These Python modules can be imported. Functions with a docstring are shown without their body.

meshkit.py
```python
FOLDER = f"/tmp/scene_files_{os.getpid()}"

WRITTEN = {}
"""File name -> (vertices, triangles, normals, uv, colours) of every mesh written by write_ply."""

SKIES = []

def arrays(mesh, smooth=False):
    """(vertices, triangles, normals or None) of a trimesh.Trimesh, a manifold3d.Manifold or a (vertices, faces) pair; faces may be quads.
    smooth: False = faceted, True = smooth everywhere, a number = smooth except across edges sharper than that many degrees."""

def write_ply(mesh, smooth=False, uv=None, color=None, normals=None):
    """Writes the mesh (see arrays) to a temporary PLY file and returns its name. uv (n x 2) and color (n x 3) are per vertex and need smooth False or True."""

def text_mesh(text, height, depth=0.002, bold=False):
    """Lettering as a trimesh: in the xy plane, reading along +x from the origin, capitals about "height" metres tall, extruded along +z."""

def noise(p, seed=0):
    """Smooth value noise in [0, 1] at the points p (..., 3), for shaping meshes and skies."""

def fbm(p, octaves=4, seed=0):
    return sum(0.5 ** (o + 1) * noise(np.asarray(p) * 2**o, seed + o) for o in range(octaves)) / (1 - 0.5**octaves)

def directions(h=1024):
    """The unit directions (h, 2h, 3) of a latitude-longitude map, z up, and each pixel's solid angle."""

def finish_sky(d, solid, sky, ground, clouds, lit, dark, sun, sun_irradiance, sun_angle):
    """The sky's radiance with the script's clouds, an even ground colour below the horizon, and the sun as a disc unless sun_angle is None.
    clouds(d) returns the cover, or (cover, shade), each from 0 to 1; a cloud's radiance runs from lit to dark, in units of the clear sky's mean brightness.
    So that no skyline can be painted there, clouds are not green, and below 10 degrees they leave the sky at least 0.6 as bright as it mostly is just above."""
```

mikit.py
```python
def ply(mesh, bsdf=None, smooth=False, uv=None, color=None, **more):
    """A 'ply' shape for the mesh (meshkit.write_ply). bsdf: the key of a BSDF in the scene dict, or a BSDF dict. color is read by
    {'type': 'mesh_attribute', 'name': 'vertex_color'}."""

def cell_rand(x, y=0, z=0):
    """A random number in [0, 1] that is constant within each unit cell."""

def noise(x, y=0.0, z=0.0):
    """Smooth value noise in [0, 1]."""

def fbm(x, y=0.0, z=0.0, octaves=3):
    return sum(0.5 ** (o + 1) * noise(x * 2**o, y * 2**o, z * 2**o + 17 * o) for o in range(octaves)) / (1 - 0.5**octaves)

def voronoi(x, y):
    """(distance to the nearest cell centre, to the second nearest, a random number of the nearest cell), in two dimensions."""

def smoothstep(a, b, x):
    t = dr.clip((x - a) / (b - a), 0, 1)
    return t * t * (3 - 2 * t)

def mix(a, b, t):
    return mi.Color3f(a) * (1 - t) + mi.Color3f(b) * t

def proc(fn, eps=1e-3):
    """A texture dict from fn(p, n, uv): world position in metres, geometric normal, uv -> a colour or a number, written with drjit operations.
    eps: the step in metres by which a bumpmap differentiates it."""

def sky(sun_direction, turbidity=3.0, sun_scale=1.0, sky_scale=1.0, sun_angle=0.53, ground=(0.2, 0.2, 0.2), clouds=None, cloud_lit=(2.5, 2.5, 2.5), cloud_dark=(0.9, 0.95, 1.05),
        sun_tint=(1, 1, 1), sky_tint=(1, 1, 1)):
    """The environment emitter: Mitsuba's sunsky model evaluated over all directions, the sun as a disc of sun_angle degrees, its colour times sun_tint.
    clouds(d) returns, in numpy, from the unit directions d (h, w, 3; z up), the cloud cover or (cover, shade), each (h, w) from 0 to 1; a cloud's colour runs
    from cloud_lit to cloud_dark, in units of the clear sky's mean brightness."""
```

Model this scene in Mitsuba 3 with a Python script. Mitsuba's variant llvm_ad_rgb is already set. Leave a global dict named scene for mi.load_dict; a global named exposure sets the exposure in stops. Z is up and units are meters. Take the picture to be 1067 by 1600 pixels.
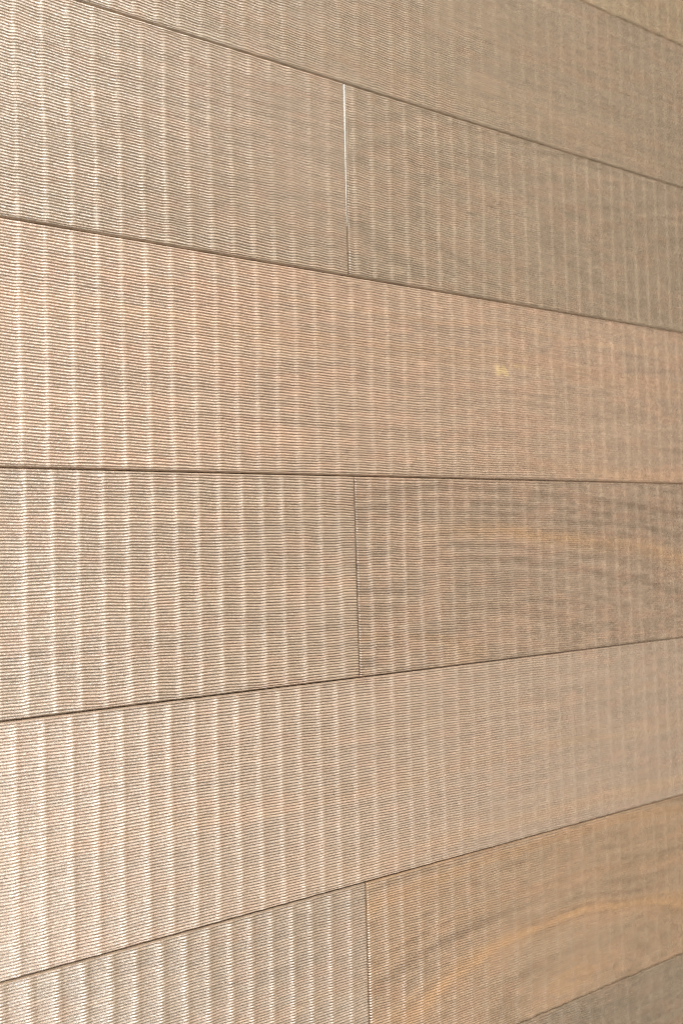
import math
import numpy as np
import drjit as dr
import mitsuba as mi
import mikit
import meshkit
from mikit import noise, fbm, cell_rand, smoothstep, mix, proc

scene, labels = {}, {}
T = mi.ScalarTransform4f

# ---------------------------------------------------------------- camera, lamps, exposure
CAM = np.array([-0.312987, -0.452279, -0.042064])
FWD = np.array([0.555842, 0.830433, 0.037707])
UP = np.array([0.001646, -0.046459, 0.998919])
scene['camera'] = {
    'type': 'thinlens',
    'fov': math.degrees(2 * math.atan(533.5 / 1437.99)), 'fov_axis': 'x',
    'to_world': T().look_at(origin=CAM.tolist(), target=(CAM + FWD).tolist(), up=UP.tolist()),
    'aperture_radius': 0.0024, 'focus_distance': 0.52,
    'near_clip': 0.01, 'far_clip': 50.0,
}


scene['surroundings'] = {'type': 'constant', 'radiance': {'type': 'rgb', 'value': [0.075, 0.070, 0.062]}}
# the key lamp: a spotlight in front, well above; and an added soft panel beside it, for broad sheen
scene['key_lamp'] = {'type': 'spot', 'to_world': T().look_at(origin=[-0.62, -1.50, 1.35], target=[-0.27, 0, -0.24], up=[0, 0, 1]),
                     'intensity': {'type': 'rgb', 'value': [11.0, 10.6, 10.0]}, 'cutoff_angle': 46.0, 'beam_width': 3.0}
scene['added_softbox'] = {'type': 'rectangle', 'to_world': T().look_at(origin=[0.0, -1.80, 0.76], target=[-0.2, 0, -0.1], up=[0, 0, 1]) @ T().scale([0.45, 0.5, 1]),
                   'bsdf': {'type': 'diffuse', 'reflectance': {'type': 'rgb', 'value': [0.6, 0.6, 0.6]}},
                   'emitter': {'type': 'area', 'radiance': {'type': 'rgb', 'value': [10.4, 10.15, 9.7]}}}
labels['added_softbox'] = {'kind': 'structure'}
exposure = 1.10

# ---------------------------------------------------------------- the wall's layout
W = 0.12                      # plank width
PITCH = 0.013075              # one scallop of the planer
NG = 78                       # grooves across a plank
SEAM = [3 * W - .00028, 2 * W + .00022, W + .0013, 0.0, -W - .00038, -2 * W - .00066, -3 * W + .00088]
ROWZ = [(4 * W, SEAM[0])] + [(SEAM[k], SEAM[k + 1]) for k in range(6)] + [(SEAM[6], -4 * W)]
U0, U1 = -0.50, 0.70          # ends of the cladding
VIEW = (-0.24, 0.36)          # part of it that is modelled finest

# row, from, to, phase of the scallops, seed, slant of the beads, scallop depth, groove depth, how deep the grooves run on the crests
PLANKS = [
    (0, U0, U1, 0.35, 11, 0.4, 0.9, 1.00, 0.55),
    (1, U0, U1, 0.70, 12, 0.4, 0.7, 0.95, 0.58),
    (2, U0, 0.0, 0.96, 13, 0.4, 0.8, 1.00, 0.50),
    (2, 0.0, U1, 0.42, 14, 0.5, 1.0, 1.10, 0.40),
    (3, U0, U1, 0.02, 15, 0.28, 0.7, 1.05, 0.46),
    (4, U0, 0.0, 0.06, 16, 0.24, 0.75, 1.10, 0.38),
    (4, 0.0, U1, 0.67, 17, 0.30, 0.9, 1.15, 0.32),
    (5, U0, U1, 0.64, 18, 0.16, 0.9, 1.05, 0.20),
    (6, U0, 0.0, 0.04, 19, 0.12, 1.4, 1.10, 0.06),
    (6, 0.0, U1, 0.00, 20, 0.2, 1.0, 1.00, 0.18),
    (7, U0, U1, 0.20, 21, 0.4, 1.0, 1.00, 0.15),
]
RIPPLE, GROOVE, BEVEL, THICK = 0.00027, 0.00092, 0.0007, 0.012


def sstep(a, b, x):
    t = np.clip((x - a) / (b - a), 0, 1)
    return t * t * (3 - 2 * t)


def plank_mesh(row, ua, ub, phase, seed, slant, rip, gro, crest):
    rng = np.random.default_rng(seed)
    ztop, zbot = ROWZ[row]
    gap = 0.00022
    ztop, zbot = ztop - gap, zbot + gap
    left_joint, right_joint = ua == 0.0, ub == 0.0
    a = ua + (0.00030 if left_joint else 0)
    b = ub - (0.00030 if right_joint else 0)
    # columns: dense in view, sparser beyond
    us = [a]
    while us[-1] < b:
        u = us[-1]
        step = PITCH / (9 if VIEW[0] < u < 0.08 and 0 < row < 7 else 7 if 0.05 < u < VIEW[1] else 3)
        us.append(u + step)
    us = np.array(us[:-1])
    us = np.concatenate([us[us < b - 0.0012], [b - 0.001, b - 0.0004, b]])
    if left_joint:
        us = np.concatenate([[a, a + .0004, a + .001], us[us > a + .0014]])
    # rows: follow the grooves
    gp = (ztop - zbot) / NG
    qs = np.array([0.0, 0.16, 0.38, 0.62, 0.84])
    q = (np.arange(NG)[:, None] + qs[None]).ravel()
    q = np.concatenate([q, [NG]])
    cum = np.concatenate([[0], np.cumsum(1 + 0.04 * rng.standard_normal(NG))])
    cum = cum / cum[-1] * NG
    vq = np.interp(q, np.arange(NG + 1), cum) * gp            # distance down from the top edge
    H = ztop - zbot
    extra = np.array([0.00015, 0.0004, 0.0007, 0.0011])
    vq = np.unique(np.concatenate([vq, extra, H - extra]))
    qq = np.interp(vq / gp, cum, np.arange(NG + 1))
    u, v = np.meshgrid(us, vq, indexing='ij')
    Q = np.broadcast_to(qq[None], u.shape)
    P = lambda fu, fv, k: np.stack([u * fu, v * fv, np.full_like(u, seed * 7.3 + k)], -1)
    # scallops: crest wanders a little across the plank
    jit = np.interp(us, np.linspace(U0, U1, 90), rng.standard_normal(90) * 0.035)[:, None]
    wander = (meshkit.fbm(P(18, 22, 0), 2, seed) - 0.5) * 0.20 + jit
    s = (u / PITCH - phase + wander) % 1.0                     # 0..0.25: the smooth crest, then the hollow
    d = np.minimum(np.abs(s - 0.125), np.minimum(np.abs(s - 1.125), np.abs(s + 0.875)))
    valley = 1 - (1 - 2 * d) ** 2
    amp = 0.6 + 0.8 * meshkit.noise(P(1 / PITCH, 55, 3), seed)
    h = -RIPPLE * rip * amp * (valley * 0.88 + 0.12 * sstep(0.02, 0.16, d))
    # grooves: cut deep in the hollow, shallow on the crest
    f = Q % 1.0
    bead = 1 - np.sqrt(np.clip(np.sin(np.pi * f), 0, 1))        # 1 at the bottom of a groove
    gk = np.clip(np.floor(Q + 1e-6), 0, NG - 1).astype(int)
    gdep = np.clip(1 + 0.05 * rng.standard_normal(NG + 1), 0.8, 1.6)
    gd = gdep[np.rint(Q).astype(int)]
    cl = crest + 0.26 * meshkit.noise(P(0.5 / PITCH, 60, 12), seed) - 0.10
    cl = np.clip(cl, 0.02, 1)
    cut = cl + (1 - cl) * sstep(0.02, 0.17, d + 0.05 * (meshkit.noise(P(300, 700, 5), seed) - 0.5))
    local = 0.88 + 0.24 * meshkit.noise(P(160, 620, 6), seed)
    h -= GROOVE * gro * gd * cut * local * bead
    # fibres torn here and there
    h += 0.00006 * (meshkit.noise(P(500, 1600, 8), seed) - 0.5)
    h += 0.00025 * (meshkit.fbm(P(9, 25, 9), 2, seed) - 0.5)
    # eased edges
    e = np.minimum(v, H - v)
    ev = np.maximum(np.clip(1 - v / 0.0006, 0, 1) ** 2, 2.0 * np.clip(1 - (H - v) / (0.0011 * (0.7 + 0.6 * meshkit.noise(P(260, 0, 13), seed))), 0, 1))
    eu = np.zeros_like(u)
    if left_joint:
        eu = np.maximum(eu, np.clip(1 - (u - a) / 0.0007, 0, 1) ** 2)
    if right_joint:
        eu = np.maximum(eu, np.clip(1 - (b - u) / 0.0007, 0, 1) ** 2)
    h -= BEVEL * np.maximum(ev, eu)
    # the grooves' slant: each scallop runs downhill a little, then steps back up across the crest
    saw = np.where(s < 0.27, -(s / 0.27) + 0.5, (s - 0.27) / 0.73 - 0.5)
    fade = sstep(0, 0.004, e)
    off = saw * gp * slant * (0.35 + 1.1 * meshkit.noise(P(25, 30, 10), seed)) * fade
    off += gp * 0.9 * (meshkit.noise(P(45, 60, 11), seed) - 0.5) * fade
    x = u.copy()
    if left_joint and row == 2:                                # this board was cut a hair out of square: the joint opens upwards
        x += 0.0007 * np.clip((0.095 - v) / 0.095, 0, 1) * np.clip(1 - (u - a) / 0.004, 0, 1)
    z = ztop - v - off
    lift, tip = rng.normal(0, 0.00012), rng.normal(0, 0.00015)          # boards never sit quite flush
    h = h + lift + tip * (2 * v / H - 1)
    V = np.stack([x, -h, z], -1)
    n, m = u.shape
    V = V.reshape(-1, 3)
    idx = np.arange(n * m).reshape(n, m)
    F = np.stack([idx[:-1, :-1], idx[:-1, 1:], idx[1:, 1:], idx[1:, :-1]], -1).reshape(-1, 4)
    F = np.vstack([F[:, [0, 1, 2]], F[:, [0, 2, 3]]])
    parts_v, parts_f, base = [V], [F], n * m
    for line, rev in ((idx[:, 0], True), (idx[:, -1], False), (idx[0], False), (idx[-1], True)):   # the four edges
        fr = V[line]
        bk = fr.copy()
        bk[:, 1] = THICK
        k = len(line)
        i = np.arange(k - 1)
        quad = np.stack([i, i + 1, i + 1 + k, i + k], -1)
        if rev:
            quad = quad[:, ::-1]
        parts_v.append(np.vstack([fr, bk]))
        parts_f.append(np.vstack([quad[:, [0, 1, 2]], quad[:, [0, 2, 3]]]) + base)
        base += 2 * k
    V, F = np.vstack(parts_v), np.vstack(parts_f)
    return V, F


# ---------------------------------------------------------------- wood
# per plank: base colour, how orange its streaks are, how grey its streaks are, heart of the figure (u, z), bend of the figure
LOOK = [
    # (row, right?)  base colour            warm  dark  u0     z0      bend  radius of the warm band
    ((0, 0), (0.218, 0.162, 0.104), 0.25, 0.35, 0.10, 0.80, 0.02, 0.52),
    ((1, 0), (0.201, 0.150, 0.101), 0.25, 0.35, 0.10, 0.60, 0.02, 0.34),
    ((2, 0), (0.217, 0.162, 0.112), 0.25, 0.50, 0.10, 0.50, 0.03, 0.36),
    ((2, 1), (0.209, 0.157, 0.107), 0.15, 0.50, 0.40, 0.175, 0.22, 0.50),
    ((3, 0), (0.256, 0.182, 0.126), 0.55, 0.35, 0.50, -0.16, 0.02, 0.169),
    ((4, 0), (0.225, 0.166, 0.117), 0.35, 0.40, -0.30, -0.40, 0.02, 0.31),
    ((4, 1), (0.220, 0.159, 0.110), 0.90, 1.05, 0.00, -0.112, 0.19, 0.081),
    ((5, 0), (0.234, 0.173, 0.124), 0.50, 0.35, 0.50, -0.45, 0.03, 0.222),
    ((6, 0), (0.206, 0.155, 0.110), 0.30, 0.45, -0.40, -0.10, 0.02, 0.20),
    ((6, 1), (0.216, 0.147, 0.091), 1.00, 1.25, 0.17, -0.345, 0.28, 0.044),
    ((7, 0), (0.159, 0.118, 0.079), 0.30, 0.40, 0.30, -0.70, 0.02, 0.29),
]


def plank_of(p):
    row = mi.Float(0)
    for sz in SEAM:
        row = row + dr.select(p.z < sz, 1.0, 0.0)
    split = (row == 2) | (row == 4) | (row == 6)
    right = dr.select(split & (p.x > 0.0), 1.0, 0.0)
    return row, right


def wood_colour(p, n, uv):
    row, right = plank_of(p)
    r_, g_, b_, warm, grey, u0, z0, bend, band = [mi.Float(0.3) for _ in range(9)]
    for (rw, rt), col, wm, gy, uu, zz, bd, bn in LOOK:
        on = (row == rw) & (right == rt)
        r_, g_, b_ = dr.select(on, col[0], r_), dr.select(on, col[1], g_), dr.select(on, col[2], b_)
        warm, grey = dr.select(on, wm, warm), dr.select(on, gy, grey)
        u0, z0, bend = dr.select(on, uu, u0), dr.select(on, zz, z0), dr.select(on, bd, bend)
        band = dr.select(on, bn, band)
    sd = row * 13.7 + right * 5.3
    # growth rings cut by the face, so the figure shifts a little with the depth of the scallops
    zz = p.z - z0 + (fbm(p.x * 8, p.z * 14, sd) - 0.5) * 0.016
    uu = (p.x - u0) * bend
    ring = dr.sqrt(zz * zz + uu * uu) + p.y * 2.2
    ring = ring + (noise(p.x * 60, p.z * 150, sd + 3) - 0.5) * 0.0012
    k = ring / 0.0072 + 1.6 * noise(ring * 70, 0.0, sd + 2) + 0.25 * noise(p.x * 16, p.z * 50, sd + 4)
    ik = dr.floor(k)
    f = k - ik
    rnd = cell_rand(ik, sd, 1)
    late = smoothstep(0.15, 0.72, f) * (1 - smoothstep(0.76, 1.0, f))          # each ring darkens to its late wood
    streak = fbm(p.x * 16, p.z * 200, sd + 5)                                   # long fibres
    fleck = smoothstep(0.50, 0.76, fbm(p.x * 70, p.z * 360, sd + 21))
    c = mi.Color3f(r_, g_, b_) * (0.88 + 0.24 * streak)
    rb = (ring - band) / 0.0050
    orange = dr.clip(dr.exp(-rb * rb) * smoothstep(-0.02, 0.16, p.x + 0.1 * (row - 4)) * (0.35 + 1.0 * fbm(p.x * 14, ring * 60, sd + 8)) + 0.5 * smoothstep(0.7, 1.0, rnd) * smoothstep(0.0, 0.4, f), 0, 1) * warm
    c = mix(c, mi.Color3f(r_ * 1.26, g_ * 1.09, b_ * 0.88), orange)
    along = fbm(p.x * 10, p.z * 40, sd + 11)
    dark = dr.clip(late * (0.2 + 0.8 * cell_rand(ik, sd, 2)) * smoothstep(0.22, 0.62, along) * 1.2 * (1 - 0.8 * orange) + 0.42 * fleck, 0, 1) * grey
    c = mix(c, mi.Color3f(r_ * 0.58, g_ * 0.545, b_ * 0.52), dr.minimum(dark * 0.56, 0.7))
    fine = smoothstep(0.55, 0.85, noise(ring * 700, p.x * 7, sd + 40)) * smoothstep(0.3, 0.7, fbm(p.x * 18, p.z * 90, sd + 44))
    c = mix(c, mi.Color3f(r_ * 0.62, g_ * 0.60, b_ * 0.58), fine * 0.45 * grey)
    rosy = smoothstep(0.45, 0.7, fbm(p.x * 50 + 7, p.z * 160, sd + 33))
    c = mix(c, mi.Color3f(r_ * 1.14, g_ * 1.0, b_ * 0.96), rosy * 0.4)
    # a small pale resin fleck in the middle board, dark pin marks in the board above
    wob = noise(p.x * 900, p.z * 900, 2.0) - 0.5
    res = smoothstep(1.3, 0.6, dr.abs((p.x - 0.1236) / 0.0060) + 0.5 * wob) * smoothstep(1.3, 0.5, dr.abs((p.z - 0.0742) / 0.0034) + wob)
    tail = smoothstep(1.0, 0.2, dr.abs((p.x - 0.141) / 0.013)) * smoothstep(1.0, 0.2, dr.abs((p.z - 0.0785) / 0.0022) + wob)
    c = mix(c, mi.Color3f(0.38, 0.275, 0.145), dr.clip(res * 0.8 + tail * 0.35, 0, 1))
    for mx, mz, ml in ((0.0996, 0.1777, 0.0050), (0.1205, 0.1862, 0.0040), (0.1265, 0.1885, 0.0035)):
        pin = smoothstep(1.1, 0.4, dr.abs((p.x - mx) / ml)) * smoothstep(1.2, 0.3, dr.abs((p.z - mz) / 0.0010) + wob)
        c = mix(c, mi.Color3f(0.06, 0.045, 0.03), pin * 0.4)
    # pores and fibres
    fib = noise(p.x * 420, p.z * 2600, sd)
    return dr.clip(c * (0.76 + 0.26 * fib + 0.22 * noise(p.x * 170, p.z * 1300, sd + 50)), 0.0, 1.0)


def fibre_height(p, n, uv):
    return 0.00005 * (noise(p.x * 900, p.z * 4200, 1.0) + 0.6 * noise(p.x * 2600, p.z * 5200, 4.0))


def cut_colour(p, n, uv):
    return mi.Color3f(0.20, 0.14, 0.09) * (0.7 + 0.6 * noise(p.x * 300, p.z * 300, p.y * 900))


scene['oiled_wood'] = {'type': 'bumpmap', 'arbitrary': proc(fibre_height, eps=1e-4), 'scale': 1.0,
                       'bsdf': {'type': 'twosided', 'bsdf': {'type': 'principled', 'base_color': proc(wood_colour), 'roughness': 0.36, 'eta': 2.0}}}
scene['raw_board'] = {'type': 'twosided', 'bsdf': {'type': 'diffuse', 'reflectance': proc(cut_colour)}}
scene['lit_end_pale'] = {'type': 'twosided', 'bsdf': {'type': 'principled', 'base_color': {'type': 'rgb', 'value': [0.46, 0.44, 0.40]}, 'roughness': 0.5}}  # pale colour standing for light caught on the plank end

# ---------------------------------------------------------------- the wall: backing board and planks
labels['wood_cladding'] = {'label': 'wall of horizontal wood planks with fine combed grooves and scalloped ripples, filling the picture', 'category': 'wall panel', 'kind': 'thing'}


def box(x0, x1, y0, y1, z0, z1):
    v = np.array([[x, y, z] for x in (x0, x1) for y in (y0, y1) for z in (z0, z1)])
    f = np.array([[0, 1, 3, 2], [4, 6, 7, 5], [0, 4, 5, 1], [2, 3, 7, 6], [0, 2, 6, 4], [1, 5, 7, 3]])
    return v, f


scene['wood_cladding__backing_board'] = mikit.ply(box(U0 - .01, U1 + .01, THICK + .001, THICK + .02, -4 * W - .01, 4 * W + .01), 'raw_board')
# added pale strip standing in for the lit plank end where the joint opens
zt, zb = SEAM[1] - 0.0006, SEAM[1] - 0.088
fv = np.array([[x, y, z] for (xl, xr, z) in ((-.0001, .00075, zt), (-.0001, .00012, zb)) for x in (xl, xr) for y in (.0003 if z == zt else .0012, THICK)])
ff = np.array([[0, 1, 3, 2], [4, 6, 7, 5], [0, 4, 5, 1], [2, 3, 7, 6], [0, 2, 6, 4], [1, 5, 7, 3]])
scene['wood_cladding__lit_end_strip'] = mikit.ply((fv, ff), 'lit_end_pale')
for i, args in enumerate(PLANKS):
    key = 'wood_cladding__plank' + (f'_{i:03d}' if i else '')
    scene[key] = mikit.ply(plank_mesh(*args), 'oiled_wood', smooth=True)
labels['wood_cladding__lit_end_strip'] = {'label': 'thin added strip, pale like a lit plank end, in the upper end joint'}
labels['wood_cladding__plank_006'] = {'label': 'greyish plank right of the middle end joint with a curved tan streak'}
labels['wood_cladding__plank_009'] = {'label': 'honey brown plank at lower right with arched grain'}
